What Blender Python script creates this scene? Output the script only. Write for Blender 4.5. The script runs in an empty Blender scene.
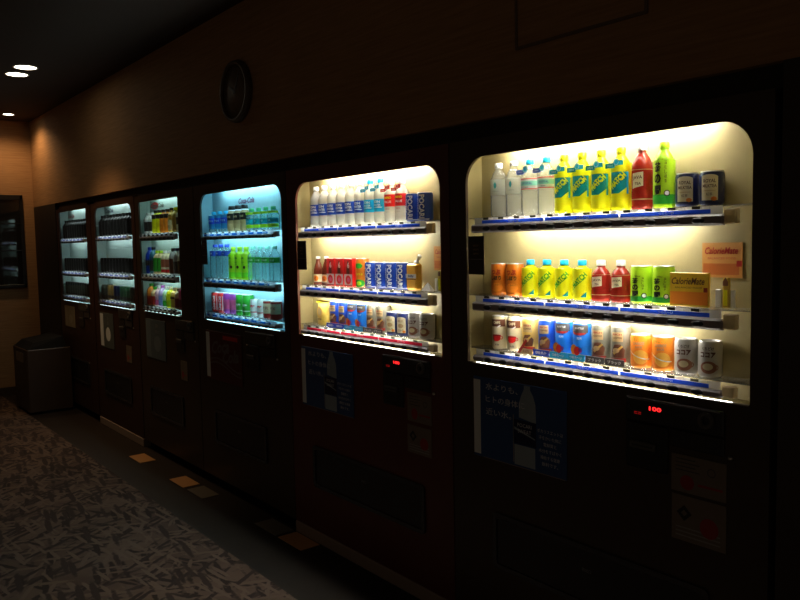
import bpy, math, random
from mathutils import Vector, Matrix
random.seed(7)
S = bpy.context.scene
COL = S.collection
PI = math.pi

# ------------------------------------------------------------------ materials
def _nt(name):
    m = bpy.data.materials.new(name); m.use_nodes = True
    nt = m.node_tree
    for n in list(nt.nodes): nt.nodes.remove(n)
    out = nt.nodes.new('ShaderNodeOutputMaterial')
    return m, nt, out

MATS = {}
def mat(name, c, rough=.5, metal=0., var=.06, scale=40., coat=0., spec=.5):
    """principled surface whose colour is varied a little by a noise texture"""
    if name in MATS: return MATS[name]
    m, nt, out = _nt(name)
    b = nt.nodes.new('ShaderNodeBsdfPrincipled')
    tc = nt.nodes.new('ShaderNodeTexCoord')
    nz = nt.nodes.new('ShaderNodeTexNoise'); nz.inputs['Scale'].default_value = scale
    nt.links.new(tc.outputs['Object'], nz.inputs['Vector'])
    mx = nt.nodes.new('ShaderNodeMix'); mx.data_type = 'RGBA'
    nt.links.new(nz.outputs['Fac'], mx.inputs['Factor'])
    mx.inputs['A'].default_value = (*[max(0, v*(1-var)) for v in c], 1)
    mx.inputs['B'].default_value = (*[min(1, v*(1+var)) for v in c], 1)
    nt.links.new(mx.outputs['Result'], b.inputs['Base Color'])
    b.inputs['Roughness'].default_value = rough
    b.inputs['Metallic'].default_value = metal
    b.inputs['Specular IOR Level'].default_value = spec
    b.inputs['Coat Weight'].default_value = coat
    nt.links.new(b.outputs['BSDF'], out.inputs['Surface'])
    MATS[name] = m
    return m

def emis(name, c, s):
    if name in MATS: return MATS[name]
    m, nt, out = _nt(name)
    e = nt.nodes.new('ShaderNodeEmission'); e.inputs['Color'].default_value = (*c, 1); e.inputs['Strength'].default_value = s
    nt.links.new(e.outputs['Emission'], out.inputs['Surface'])
    MATS[name] = m
    return m

def clear(name, tint, diffuse=0., dcol=(1, 1, 1), ior=1.14, rough=.08):
    """clear plastic: see-through, glossy at grazing angles, slightly milky"""
    if name in MATS: return MATS[name]
    m, nt, out = _nt(name)
    t = nt.nodes.new('ShaderNodeBsdfTransparent'); t.inputs['Color'].default_value = (*tint, 1)
    g = nt.nodes.new('ShaderNodeBsdfGlossy'); g.inputs['Roughness'].default_value = rough
    f = nt.nodes.new('ShaderNodeFresnel'); f.inputs['IOR'].default_value = ior
    base = t
    if diffuse:
        d = nt.nodes.new('ShaderNodeBsdfDiffuse'); d.inputs['Color'].default_value = (*dcol, 1)
        tr = nt.nodes.new('ShaderNodeBsdfTranslucent'); tr.inputs['Color'].default_value = (*dcol, 1)
        a = nt.nodes.new('ShaderNodeMixShader'); a.inputs[0].default_value = .5
        nt.links.new(d.outputs[0], a.inputs[1]); nt.links.new(tr.outputs[0], a.inputs[2])
        mx = nt.nodes.new('ShaderNodeMixShader'); mx.inputs[0].default_value = diffuse
        nt.links.new(t.outputs[0], mx.inputs[1]); nt.links.new(a.outputs[0], mx.inputs[2]); base = mx
    m2 = nt.nodes.new('ShaderNodeMixShader')
    nt.links.new(f.outputs[0], m2.inputs[0]); nt.links.new(base.outputs[0], m2.inputs[1]); nt.links.new(g.outputs[0], m2.inputs[2])
    nt.links.new(m2.outputs[0], out.inputs['Surface'])
    MATS[name] = m
    return m

def liquid(name, c, transl=.45):
    """tinted drink in a clear bottle: diffuse plus light coming through"""
    if name in MATS: return MATS[name]
    m, nt, out = _nt(name)
    b = nt.nodes.new('ShaderNodeBsdfPrincipled'); b.inputs['Base Color'].default_value = (*c, 1); b.inputs['Roughness'].default_value = .12
    tr = nt.nodes.new('ShaderNodeBsdfTranslucent'); tr.inputs['Color'].default_value = (*c, 1)
    mx = nt.nodes.new('ShaderNodeMixShader'); mx.inputs[0].default_value = transl
    nt.links.new(b.outputs[0], mx.inputs[1]); nt.links.new(tr.outputs[0], mx.inputs[2]); nt.links.new(mx.outputs[0], out.inputs['Surface'])
    MATS[name] = m
    return m

def wall_mat(name, c1, c2):
    """horizontal-grained wood-look wall covering"""
    m, nt, out = _nt(name)
    b = nt.nodes.new('ShaderNodeBsdfPrincipled'); b.inputs['Roughness'].default_value = .75
    tc = nt.nodes.new('ShaderNodeTexCoord'); mp = nt.nodes.new('ShaderNodeMapping')
    mp.inputs['Scale'].default_value = (2.2, 2.2, 55)
    nz = nt.nodes.new('ShaderNodeTexNoise'); nz.inputs['Scale'].default_value = 1.6; nz.inputs['Detail'].default_value = 7; nz.inputs['Roughness'].default_value = .65
    cr = nt.nodes.new('ShaderNodeValToRGB'); cr.color_ramp.elements[0].position = .35; cr.color_ramp.elements[1].position = .68
    cr.color_ramp.elements[0].color = (*c1, 1); cr.color_ramp.elements[1].color = (*c2, 1)
    bp = nt.nodes.new('ShaderNodeBump'); bp.inputs['Strength'].default_value = .25; bp.inputs['Distance'].default_value = .004
    L = nt.links.new
    L(tc.outputs['Object'], mp.inputs['Vector']); L(mp.outputs[0], nz.inputs['Vector']); L(nz.outputs['Fac'], cr.inputs['Fac'])
    L(cr.outputs['Color'], b.inputs['Base Color']); L(nz.outputs['Fac'], bp.inputs['Height']); L(bp.outputs[0], b.inputs['Normal'])
    L(b.outputs[0], out.inputs['Surface'])
    return m

def carpet_mat():
    """beige carpet with dark scattered leaf-like strokes in several directions"""
    m, nt, out = _nt('leaf_stroke_carpet')
    L = nt.links.new
    b = nt.nodes.new('ShaderNodeBsdfPrincipled'); b.inputs['Roughness'].default_value = .95; b.inputs['Specular IOR Level'].default_value = .1
    tc = nt.nodes.new('ShaderNodeTexCoord')
    prev = None
    base = nt.nodes.new('ShaderNodeTexNoise'); base.inputs['Scale'].default_value = 3.; base.inputs['Detail'].default_value = 4
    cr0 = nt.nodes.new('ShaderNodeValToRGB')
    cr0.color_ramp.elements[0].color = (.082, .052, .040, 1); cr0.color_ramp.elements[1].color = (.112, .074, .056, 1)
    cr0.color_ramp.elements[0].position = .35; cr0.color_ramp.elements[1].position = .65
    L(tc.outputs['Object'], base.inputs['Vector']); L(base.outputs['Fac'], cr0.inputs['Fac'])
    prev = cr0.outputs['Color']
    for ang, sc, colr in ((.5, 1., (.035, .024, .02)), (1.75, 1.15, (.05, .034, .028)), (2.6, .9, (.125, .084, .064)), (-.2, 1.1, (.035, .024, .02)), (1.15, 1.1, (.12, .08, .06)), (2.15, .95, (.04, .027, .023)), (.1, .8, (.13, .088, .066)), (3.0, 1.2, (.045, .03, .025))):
        mp = nt.nodes.new('ShaderNodeMapping'); mp.vector_type = 'TEXTURE'; mp.inputs['Rotation'].default_value = (0, 0, ang); mp.inputs['Scale'].default_value = (.62*sc, .080*sc, 1)
        mp.inputs['Location'].default_value = (ang*7, ang*3, 0)
        v = nt.nodes.new('ShaderNodeTexVoronoi'); v.inputs['Scale'].default_value = 1.9; v.inputs['Randomness'].default_value = 1
        dn = nt.nodes.new('ShaderNodeTexNoise'); dn.inputs['Scale'].default_value = 30
        ad = nt.nodes.new('ShaderNodeMath'); ad.operation = 'MULTIPLY_ADD'; ad.inputs[1].default_value = .25
        cr = nt.nodes.new('ShaderNodeValToRGB'); cr.color_ramp.elements[0].position = .40; cr.color_ramp.elements[1].position = .50
        cr.color_ramp.elements[0].color = (1, 1, 1, 1); cr.color_ramp.elements[1].color = (0, 0, 0, 1)
        mx = nt.nodes.new('ShaderNodeMix'); mx.data_type = 'RGBA'; mx.inputs['B'].default_value = (*colr, 1)
        L(tc.outputs['Object'], mp.inputs['Vector']); L(mp.outputs[0], v.inputs['Vector']); L(tc.outputs['Object'], dn.inputs['Vector'])
        L(dn.outputs['Fac'], ad.inputs[0]); L(v.outputs['Distance'], ad.inputs[2]); L(ad.outputs[0], cr.inputs['Fac'])
        L(cr.outputs['Color'], mx.inputs['Factor']); L(prev, mx.inputs['A']); prev = mx.outputs['Result']
    L(prev, b.inputs['Base Color'])
    bp = nt.nodes.new('ShaderNodeBump'); bp.inputs['Strength'].default_value = .4; bp.inputs['Distance'].default_value = .003
    nz = nt.nodes.new('ShaderNodeTexNoise'); nz.inputs['Scale'].default_value = 300
    L(tc.outputs['Object'], nz.inputs['Vector']); L(nz.outputs['Fac'], bp.inputs['Height']); L(bp.outputs[0], b.inputs['Normal'])
    L(b.outputs[0], out.inputs['Surface'])
    return m

# ------------------------------------------------------------------ mesh builder
TEXT = {}
def text2d(s, bold=0.0, shear=0.0):
    """flat glyph mesh of a text, size 1, centred on its own box"""
    k = (s, bold, shear)
    if k in TEXT: return TEXT[k]
    cu = bpy.data.curves.new('txt', 'FONT'); cu.body = s; cu.size = 1; cu.offset = bold; cu.shear = shear; cu.resolution_u = 2
    o = bpy.data.objects.new('txt', cu); COL.objects.link(o)
    dg = bpy.context.evaluated_depsgraph_get(); dg.update()
    me = bpy.data.meshes.new_from_object(o.evaluated_get(dg))
    vs = [(v.co.x, v.co.y) for v in me.vertices]; fs = [tuple(p.vertices) for p in me.polygons]
    bpy.data.objects.remove(o); bpy.data.curves.remove(cu); bpy.data.meshes.remove(me)
    if vs:
        x0 = min(v[0] for v in vs); x1 = max(v[0] for v in vs); y0 = min(v[1] for v in vs); y1 = max(v[1] for v in vs)
        vs = [((x-(x0+x1)/2), (y-(y0+y1)/2)) for x, y in vs]
        TEXT[k] = (vs, fs, x1-x0, y1-y0)
    else: TEXT[k] = ([], [], 1, 1)
    return TEXT[k]

def flat(y=0.):                     # u -> x, v -> z on a plane facing -y
    return lambda u, v, e=0.: (u, y-e, v)
def cyl(R, cx=0., cy=0.):           # wraps u round a cylinder, u = 0 facing -y
    f = lambda u, v, e=0.: (cx+(R+e)*math.sin(u/R), cy-(R+e)*math.cos(u/R), v)
    f.curved = True
    return f
def split_tris(tris, mx=.006):
    """cut flat triangles until none is wider than mx, so they wrap closely"""
    out = []; st = list(tris)
    while st:
        t = st.pop(); us = [p[0] for p in t]
        if max(us)-min(us) <= mx: out.append(t); continue
        k = max(range(3), key=lambda i: abs(t[i][0]-t[(i+1) % 3][0]))
        a, b, c = t[k], t[(k+1) % 3], t[(k+2) % 3]; m = ((a[0]+b[0])/2, (a[1]+b[1])/2)
        st += [(a, m, c), (m, b, c)]
    return out

class MB:
    def __init__(s): s.v = []; s.f = []; s.m = []; s.mats = []; s.sm = []
    def mi(s, m):
        if m not in s.mats: s.mats.append(m)
        return s.mats.index(m)
    def add(s, vs, fs, m, smooth=False):
        n = len(s.v); s.v += [tuple(v) for v in vs]; i = s.mi(m)
        for f in fs: s.f.append(tuple(n+k for k in f)); s.m.append(i); s.sm.append(smooth)
    def box(s, x0, x1, y0, y1, z0, z1, m, bev=0.):
        if bev <= 0:
            vs = [(x, y, z) for z in (z0, z1) for y in (y0, y1) for x in (x0, x1)]
            s.add(vs, [(0, 2, 3, 1), (4, 5, 7, 6), (0, 1, 5, 4), (2, 6, 7, 3), (0, 4, 6, 2), (1, 3, 7, 5)], m)
        else:   # chamfered box: three nested rings per axis pair
            b = min(bev, (x1-x0)/2.01, (y1-y0)/2.01, (z1-z0)/2.01)
            P = []; idx = {}
            for ix, X in ((0, x0), (1, x1)):
                for iy, Y in ((0, y0), (1, y1)):
                    for iz, Z in ((0, z0), (1, z1)):
                        sx, sy, sz = (b if not ix else -b), (b if not iy else -b), (b if not iz else -b)
                        for a, q in enumerate(((X, Y+sy, Z+sz), (X+sx, Y, Z+sz), (X+sx, Y+sy, Z))):
                            idx[(ix, iy, iz, a)] = len(P); P.append(q)
            F = []
            I = idx
            for k in (0, 1):
                q = [I[(k, 0, 0, 0)], I[(k, 1, 0, 0)], I[(k, 1, 1, 0)], I[(k, 0, 1, 0)]]; F.append(q if k else q[::-1])
                q = [I[(0, k, 0, 1)], I[(1, k, 0, 1)], I[(1, k, 1, 1)], I[(0, k, 1, 1)]]; F.append(q if not k else q[::-1])
                q = [I[(0, 0, k, 2)], I[(1, 0, k, 2)], I[(1, 1, k, 2)], I[(0, 1, k, 2)]]; F.append(q if k else q[::-1])
            for j in (0, 1):
                for k in (0, 1):
                    F.append([I[(0, j, k, 1)], I[(1, j, k, 1)], I[(1, j, k, 2)], I[(0, j, k, 2)]])
                    F.append([I[(j, 0, k, 0)], I[(j, 1, k, 0)], I[(j, 1, k, 2)], I[(j, 0, k, 2)]])
                    F.append([I[(j, k, 0, 0)], I[(j, k, 1, 0)], I[(j, k, 1, 1)], I[(j, k, 0, 1)]])
            for i in (0, 1):
                for j in (0, 1):
                    for k in (0, 1):
                        F.append([I[(i, j, k, a)] for a in range(3)])
            s.add(P, F, m)
    def lathe(s, prof, m, seg=24, cx=0., cy=0., smooth=True, cap=True, sq=0.):
        vs = []; fs = []
        for r, z in prof:
            for k in range(seg):
                a = 2*PI*k/seg
                c, d = math.cos(a), math.sin(a)
                q = 1.
                if sq: q = 1+sq*(1/max(abs(c), abs(d))-1)
                vs.append((cx+r*q*c, cy+r*q*d, z))
        for i in range(len(prof)-1):
            for k in range(seg):
                a, b = i*seg+k, i*seg+(k+1) % seg
                fs.append((a, b, b+seg, a+seg))
        s.add(vs, fs, m, smooth)
        if cap:
            n = len(prof)
            if prof[0][0] > 1e-5: s.add([vs[k] for k in range(seg)], [tuple(reversed(range(seg)))], m)
            if prof[-1][0] > 1e-5: s.add([vs[(n-1)*seg+k] for k in range(seg)], [tuple(range(seg))], m)
    def wrap(s, W, tris, m, e):
        if getattr(W, 'curved', False): tris = split_tris(tris)
        idx = {}; vs = []; fs = []
        for t in tris:
            f = []
            for p in t:
                if p not in idx: idx[p] = len(vs); vs.append(W(p[0], p[1], e))
                f.append(idx[p])
            if len(set(f)) == 3: fs.append(tuple(f))
        s.add(vs, fs, m)
    def band(s, W, u0, u1, lo, hi, m, n=8, e=0., rows=1):
        """strip between curves lo(u) and hi(u), wrapped by W"""
        lf = lo if callable(lo) else (lambda u: lo); hf = hi if callable(hi) else (lambda u: hi)
        vs = []; fs = []
        for i in range(n+1):
            u = u0+(u1-u0)*i/n
            for j in range(rows+1): vs.append(W(u, lf(u)+(hf(u)-lf(u))*j/rows, e))
        R = rows+1
        for i in range(n):
            for j in range(rows): fs.append((i*R+j, (i+1)*R+j, (i+1)*R+j+1, i*R+j+1))
        s.add(vs, fs, m)
    def disc(s, W, u, v, ru, rv, m, n=20, e=0., a0=0., a1=2*PI):
        full = abs(a1-a0-2*PI) < 1e-6
        k = n if full else n+1
        vs = [(u+ru*math.cos(a0+(a1-a0)*i/n), v+rv*math.sin(a0+(a1-a0)*i/n)) for i in range(k)]
        s.wrap(W, [((u, v), vs[i], vs[(i+1) % k]) for i in range(n)], m, e)
    def ring(s, W, u, v, r0, r1, m, n=24, e=0., a0=0., a1=2*PI, fy=1.):
        vs = []; fs = []
        for i in range(n+1):
            a = a0+(a1-a0)*i/n
            for r in (r0, r1): vs.append(W(u+r*math.cos(a), v+r*fy*math.sin(a), e))
        for i in range(n): fs.append((2*i, 2*i+1, 2*i+3, 2*i+2))
        s.add(vs, fs, m)
    def poly(s, W, pts, m, e=0.):
        if getattr(W, 'curved', False):
            c = (sum(q[0] for q in pts)/len(pts), sum(q[1] for q in pts)/len(pts)); s.wrap(W, [(c, pts[i], pts[(i+1) % len(pts)]) for i in range(len(pts))], m, e)
        else: s.add([W(u, v, e) for u, v in pts], [tuple(range(len(pts)))], m)
    def text(s, W, st, u, v, h, m, e=.0006, w=None, bold=0., shear=0., rot=0., vert=False, rotfull=None):
        """text of glyph-box height h centred on (u, v); w forces its width"""
        if vert:
            n = len(st); step = h/n
            for i, ch in enumerate(st): s.text(W, ch, u, v+h/2-step*(i+.5), step*.86, m, e, w, bold)
            return
        vs, fs, tw, th = text2d(st, bold, shear)
        if not vs: return
        k = h/max(th, .05); kx = k if w is None else w/tw
        ca, sa = math.cos(rot), math.sin(rot)
        q = []
        for x, y in vs:
            x, y = x*kx, y*k
            q.append((u+x*ca-y*sa, v+x*sa+y*ca))
        s.wrap(W, [(q[f[0]], q[f[i]], q[f[i+1]]) for f in fs for i in range(1, len(f)-1)], m, e)
    def sphere(s, c, r, m, seg=14, rg=8, sz=1., sy=1.):
        prof = [(r*math.sin(PI*i/rg), -r*math.cos(PI*i/rg)) for i in range(rg+1)]
        vs = []; fs = []
        for a, z in prof:
            for k in range(seg): t = 2*PI*k/seg; vs.append((c[0]+a*math.cos(t), c[1]+a*math.sin(t)*sy, c[2]+z*sz))
        for i in range(rg):
            for k in range(seg): fs.append((i*seg+k, i*seg+(k+1) % seg, (i+1)*seg+(k+1) % seg, (i+1)*seg+k))
        s.add(vs, fs, m, True)
    def build(s, name, parent=None, loc=None):
        me = bpy.data.meshes.new(name); me.from_pydata(s.v, [], s.f)
        for m in s.mats: me.materials.append(m)
        for p, i, sm in zip(me.polygons, s.m, s.sm): p.material_index = i; p.use_smooth = sm
        me.update()
        o = bpy.data.objects.new(name, me); COL.objects.link(o)
        if parent: o.parent = parent
        if loc: o.location = loc
        return o

def tag(o, label=None, cat=None, group=None, kind=None):
    if label: o['label'] = label
    if cat: o['category'] = cat
    if group: o['group'] = group
    if kind: o['kind'] = kind
    return o
def empty(name, loc=(0, 0, 0)):
    o = bpy.data.objects.new(name, None); o.empty_display_size = .05; COL.objects.link(o); o.location = loc; return o
def struct(mb, name): return tag(mb.build(name), kind='structure')

# ------------------------------------------------------------------ colours
white = mat('white_plastic', (.85, .85, .83), .35)
black = mat('black_plastic', (.012, .012, .013), .35)
offblack = mat('smoked_plastic', (.03, .03, .034), .25)
chrome = mat('brushed_metal', (.6, .6, .58), .3, .9)
canend = mat('can_end_metal', (.75, .75, .75), .3, .8)
C = lambda n, r, g, b, ro=.3: mat('print_'+n, (r, g, b), ro)
ink = C('ink_black', .01, .01, .01); wht = C('white', .9, .9, .88); red = C('red', .75, .02, .02); dred = C('dark_red', .35, .02, .015)
yel = C('yellow', .98, .93, .008); teal = C('teal', .0, .22, .24); sky = C('sky_blue', .01, .42, .72); blu = C('blue', .01, .06, .55)
navy = C('navy', .004, .010, .07); cobalt = C('cobalt', .008, .05, .35); org = C('orange', .85, .25, .02); dorg = C('deep_orange', .62, .16, .01); grn = C('green', .03, .35, .03)
lime = C('lime', .45, .75, .02); cream = C('cream', .85, .76, .5); gold = mat('print_gold', (.75, .5, .12), .3, .3); tan = C('tan', .6, .42, .2)
brown = C('brown', .12, .04, .02); gray = C('grey', .3, .3, .3); dgray = C('dark_grey', .07, .065, .06); pink = C('pink', .8, .12, .3); purple = C('purple', .42, .06, .42)
silver = C('pale_grey', .6, .58, .55); mint = C('mint', .3, .75, .65); maroon = C('maroon', .2, .015, .03)
water = clear('clear_water_bottle', (.95, .98, .98), .24, (1., 1., 1.))
milky = clear('milky_bottle', (.95, .96, .92), .55, (.93, .95, .9))
paleaqua = clear('pale_aqua_bottle', (.8, .95, .96), .2, (.7, .95, .98))
glass = clear('window_glass', (.985, .985, .985), 0, ior=1.28, rough=.01)
amber = liquid('red_tea', (.40, .03, .018)); green_tea = liquid('green_tea', (.45, .75, .03)); yellow_drink = liquid('yellow_drink', (.98, .95, .015)); deeptea = liquid('pale_tea', (.62, .5, .12))
browng = liquid('brown_glass', (.16, .03, .015), .2)

def film(name, c): return liquid(name, c, .65)
FILM = {'blue': film('film_blue', (.02, .08, .75)), 'red': film('film_red', (.85, .03, .08)), 'dark': film('film_dark', (.06, .055, .05)), 'deep': film('film_deep_blue', (.01, .12, .42)), 'ice': film('film_ice', (.22, .25, .5)), 'white': film('film_white', (.9, .9, .9)), 'tube': film('film_clear', (.6, .6, .65))}
# ------------------------------------------------------------------ products (origin at the base, facing -y)
def pet_profile(R, H, neck=.0125, sh=.30):
    h = H-.018
    return [(R*.86, 0), (R*.97, .004), (R, .012), (R, h*.30), (R*.965, h*.33), (R, h*.36), (R, h*(1-sh)), (R*.93, h*(1-sh*.72)), (R*.72, h*(1-sh*.42)), (R*.46, h*(1-sh*.18)), (neck, h*.96), (neck, h)]
def cap_mesh(H, m, r=.0145, h=.018):
    b = MB(); b.lathe([(r, H-h), (r*1.02, H-h*.8), (r, H-.002), (r*.85, H)], m, 18); return b
def can_profile(R, H): return [(R*.80, 0), (R*.86, .001), (R*.99, .008), (R, .012), (R, H-.010), (R*.93, H-.003), (R*.94, H)]

def P(name): return empty(name)
PROTO = {}

def bottle(body_m, cap_m, R=.031, H=.195, label=None, tagf=None, sh=.3):
    r = P('drink_bottle')
    b = MB(); b.lathe(pet_profile(R, H, sh=sh), body_m); b.build('bottle_body', r)
    if cap_m is black:
        w = MB(); w.lathe([(R*.80, H*.80), (R*.50, H*.875)], wht, 20, cap=False); w.lathe([(.02, H-.022), (.021, H-.01), (.018, H+.001)], black, 18); w.build('neck_sleeve', r)
    cap_mesh(H, cap_m).build('bottle_cap', r)
    if label: l = MB(); label(l, cyl(R+.0006)); l.build('bottle_label', r)
    if tagf: l = MB(); tagf(l); l.build('neck_tag', r)
    return r
def can(body_m, R=.033, H=.115, label=None, name='drink_can', card=None):
    r = P(name)
    b = MB(); pr = can_profile(R, H)
    b.lathe(pr[1:6], body_m, 28, cap=False)
    if label: label(b, cyl(R+.0003))
    b.build('can_body', r)
    t = MB(); t.lathe([(R*.93, H-.003), (R*.95, H), (R*.86, H), (R*.84, H-.004)], canend, 28, cap=False); t.disc(lambda u, v, e=0: (u, v, H-.004), 0, 0, R*.84, R*.84, canend, 28)
    t.disc(lambda u, v, e=0: (u, v, H-.003), 0, -.008, .008, .011, chrome, 12); t.build('can_lid', r)
    if card: c = MB(); card(c); c.build('name_card', r)
    return r

def full(R): return PI*R*.995
# -- top-shelf
def lab_water(b, W):
    b.band(W, -.05, .05, .078, .135, milky, 16)
    b.poly(W, [(-.004, .118), (0, .126), (.004, .118), (.0035, .106), (0, .1), (-.0035, .106)], teal, .0006); b.disc(W, 0, .113, .0075, .0075, gray, 16, .0004)
    b.text(W, 'MINERAL', 0, .092, .005, gray)
def lab_crystal(b, W):
    b.band(W, -.05, .05, .088, .128, wht, 16)
    b.band(W, -.05, .05, .124, .127, red, 16, .0003); b.band(W, -.05, .05, .089, .092, red, 16, .0003)
    b.band(W, -.05, .05, .102, .118, mint, 16, .0003); b.text(W, 'CRYSTAL', 0, .110, .007, cobalt, .0008, bold=.01)
    b.text(W, 'water', 0, .097, .004, ink, .0008)
def tag_blue(z=.142, word='500ml'):
    def f(b):
        W = flat(-.0325); b.band(W, -.034, .002, z, z+.016, cobalt, 2); b.text(W, word, -.017, z+.008, .006, wht)
        b.disc(W, .008, z+.016, .012, .012, sky, 20, .0008); b.ring(W, .008, z+.016, .008, .0095, wht, 20, .0012)
    return f
def diag(b, W, s, z0, z1, R, panel, letter, edge, foot):
    """slanted word on a panel, as on the yellow soda"""
    w = .027*s
    b.band(W, -w, w, z0, z1, panel, 10, .0002)
    h = z1-z0
    b.text(W, 'MATCH', -.002*s, z0+h*.60, .021*s, letter, .0009, w=.060*s, bold=.045, rot=.74)
    b.band(W, -w*.9, w*.9, lambda u: z0+h*.27+(u+w)*.72, lambda u: z0+h*.31+(u+w)*.72, edge, 6, .0007)
    b.poly(W, [(w*.1, z0), (w, z0), (w, z0+h*.28)], foot, .0007)
def lab_match_big(b, W):
    b.band(W, -.0565, .0565, .012, .146, yel, 20)
    diag(b, W, 1., .052, .118, .031, teal, yel, yel, yel)
    b.band(W, .027, .034, .05, .118, sky, 3, .0002)
def tag_match(b):
    W = flat(-.0325); b.band(W, -.036, .0, .131, .146, teal, 2); b.text(W, '500ml', -.018, .1385, .006, wht)
    b.disc(W, .006, .148, .011, .011, sky, 20, .0008); b.ring(W, .006, .148, .0075, .009, wht, 20, .0012)
    b.band(W, .012, .031, .138, .152, sky, 2, .0004)
def lab_java(s=1.):
    def f(b, W):
        b.poly(W, [(-.024, .062*s), (.012, .070*s), (.012, .112*s), (-.024, .108*s)], cream, .0004)
        b.text(W, 'JAVA', -.006, .094*s, .013*s, brown, .001, w=.03, bold=.02, rot=.06); b.text(W, 'TEA', -.004, .077*s, .008*s, brown, .001, bold=.02)
        b.band(W, -.05, .05, .028*s, .031*s, tan, 16, .0002); b.band(W, -.05, .05, .118*s, .1195*s, tan, 16, .0002)
    return f
def lab_cha(H, k=1.):
    def f(b, W):
        b.band(W, -.056, .056, H*.06, H*.72, lime, 20); b.band(W, -.056, .056, H*.06, H*.2, grn, 20, .0002)
        b.text(W, '茶の間', -.012, H*.44, H*.52, ink, .001, w=.021, vert=True, bold=.05); b.text(W, '深むし緑茶', .012, H*.54, H*.34, ink, .001, w=.007, vert=True)
        b.disc(W, .016, H*.22, .009*k, .009*k, ink, 18, .0006); b.disc(W, .016, H*.22, .0065*k, .0065*k, wht, 18, .0009)
        b.text(W, '500ml', -.004, H*.73, .005, ink, .001)
    return f
def lab_royal(b, W):
    b.band(W, -.023, .023, .014, .078, cream, 10, .0003)
    b.disc(W, 0, .078, .023, .008, cream, 18, .0004, 0, PI)
    b.text(W, 'ROYAL', 0, .068, .010, brown, .001, w=.034, bold=.02); b.text(W, 'MILKTEA', 0, .054, .009, brown, .001, w=.038, bold=.02)
    b.band(W, -.016, .016, .040, .0415, tan, 6, .0006); b.text(W, '紅茶', 0, .031, .008, brown, .001); b.disc(W, .012, .018, .008, .006, org, 14, .0008)
def lab_orange(b, W):
    b.text(W, 'つぶ', .0, .086, .020, dred, .001, w=.036, bold=.05); b.text(W, 'しぼり', 0, .065, .017, ink, .001, w=.040, bold=.05)
    b.disc(W, 0, .030, .026, .016, org, 18, .0004); b.text(W, 'みかん', .008, .040, .007, brown, .001)
def lab_match_small(b, W):
    b.band(W, -.0565, .0565, .008, .103, yel, 20)
    b.text(W, 'MATCH', -.001, .066, .017, grn, .001, w=.062, bold=.03, rot=.75)
    b.band(W, -.026, .022, lambda u: .032+(u+.026)*.85, lambda u: .035+(u+.026)*.85, grn, 6, .0007)
    b.poly(W, [(.004, .010), (.024, .010), (.024, .028)], teal, .0006)
def lab_cup(b, W):
    b.band(W, -.033, .033, .085, .112, brown, 12, .0002); b.text(W, 'CAFE', 0, .1, .009, cream, .001, bold=.02); b.poly(W, [(.002, .084), (.014, .092), (.016, .088), (.004, .080)], wht, .0008)
    b.poly(W, [(-.018, .052), (.016, .054), (.013, .036), (.004, .031), (-.010, .031), (-.016, .036)], red, .0008); b.ring(W, .017, .044, .004, .0065, red, 12, .0008)
    b.disc(W, -.001, .053, .017, .003, dred, 16, .0012); b.text(W, '微糖', 0, .018, .008, brown, .001)
def lab_figure(base, skin):
    def f(b, W):
        b.band(W, -.020, .016, .076, .106, skin, 8, .0003); b.text(W, 'RICH', -.002, .099, .006, dred, .0008, w=.028, bold=.03); b.text(W, 'COFFEE', -.002, .088, .006, brown, .0008, w=.030, bold=.03)
        b.poly(W, [(-.02, .026), (.018, .026), (.022, .05), (.008, .068), (-.012, .066), (-.022, .046)], brown, .0004)
        b.poly(W, [(-.018, .040), (.012, .064), (.016, .060), (-.012, .034)], gold, .0008); b.disc(W, -.006, .048, .011, .008, skin, 14, .001)
        b.band(W, -.026, .026, .012, .024, dred, 8, .0006)
    return f
def lab_bluecof(b, W):
    b.band(W, -.03, .03, .092, .118, dgray, 10, .0003); b.text(W, 'BOTTLE', 0, .107, .006, wht, .0008, w=.03, bold=.02); b.disc(W, 0, .092, .024, .008, dred, 18, .0006, PI, 2*PI)
    b.text(W, '炭焼', .0, .074, .008, wht, .001)
def lab_orgcan(b, W):
    b.text(W, 'オレンジ', 0, .090, .008, grn, .001, w=.034); b.text(W, 'CARROT', 0, .078, .009, gray, .001, w=.036, bold=.02); b.text(W, 'JUICE', 0, .066, .008, gray, .001, bold=.02)
    b.disc(W, .006, .036, .024, .022, C('pale_orange', .95, .5, .08), 18, .0003)
    b.band(W, -.034, .034, lambda u: .034-u*.35+u*u*6, lambda u: .037-u*.35+u*u*6, wht, 10, .0008)
def lab_cocoa(b, W):
    b.text(W, 'くちどけ', .0, .084, .010, ink, .001, w=.032, bold=.02); b.text(W, 'ココア', .0, .066, .016, brown, .001, w=.042, bold=.05)
    b.disc(W, .002, .030, .023, .018, C('cocoa', .35, .14, .08), 20, .0005); b.disc(W, .000, .032, .014, .010, cream, 18, .001); b.ring(W, .022, .03, .005, .008, C('cocoa', .35, .14, .08), 12, .001)
def card(word, base, ink_, W0=.037, fruit=False):
    def f(b):
        W = flat(-.0345)
        b.band(W, -W0, W0, -.001, .020, base, 2); b.text(W, word, 0, .0095, .011, ink_, .0008, w=W0*1.4, bold=.02)
        b.band(W, -W0, W0, .020, .0215, wht, 2, .0002)
        if fruit: b.disc(W, -.008, .036, .013, .017, org, 16, .0002); b.disc(W, .004, .032, .012, .015, red, 16, .0005); b.disc(W, .018, .034, .007, .008, purple, 14, .0008)
    return f
def cardfig(b):
    W = flat(-.0345); b.band(W, -.03, .037, -.001, .018, tan, 2); b.poly(W, [(-.036, .0), (-.022, .0), (.014, .046), (.006, .052)], dred, .0004); b.text(W, '新発売', .006, .009, .009, brown, .0008)
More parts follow.
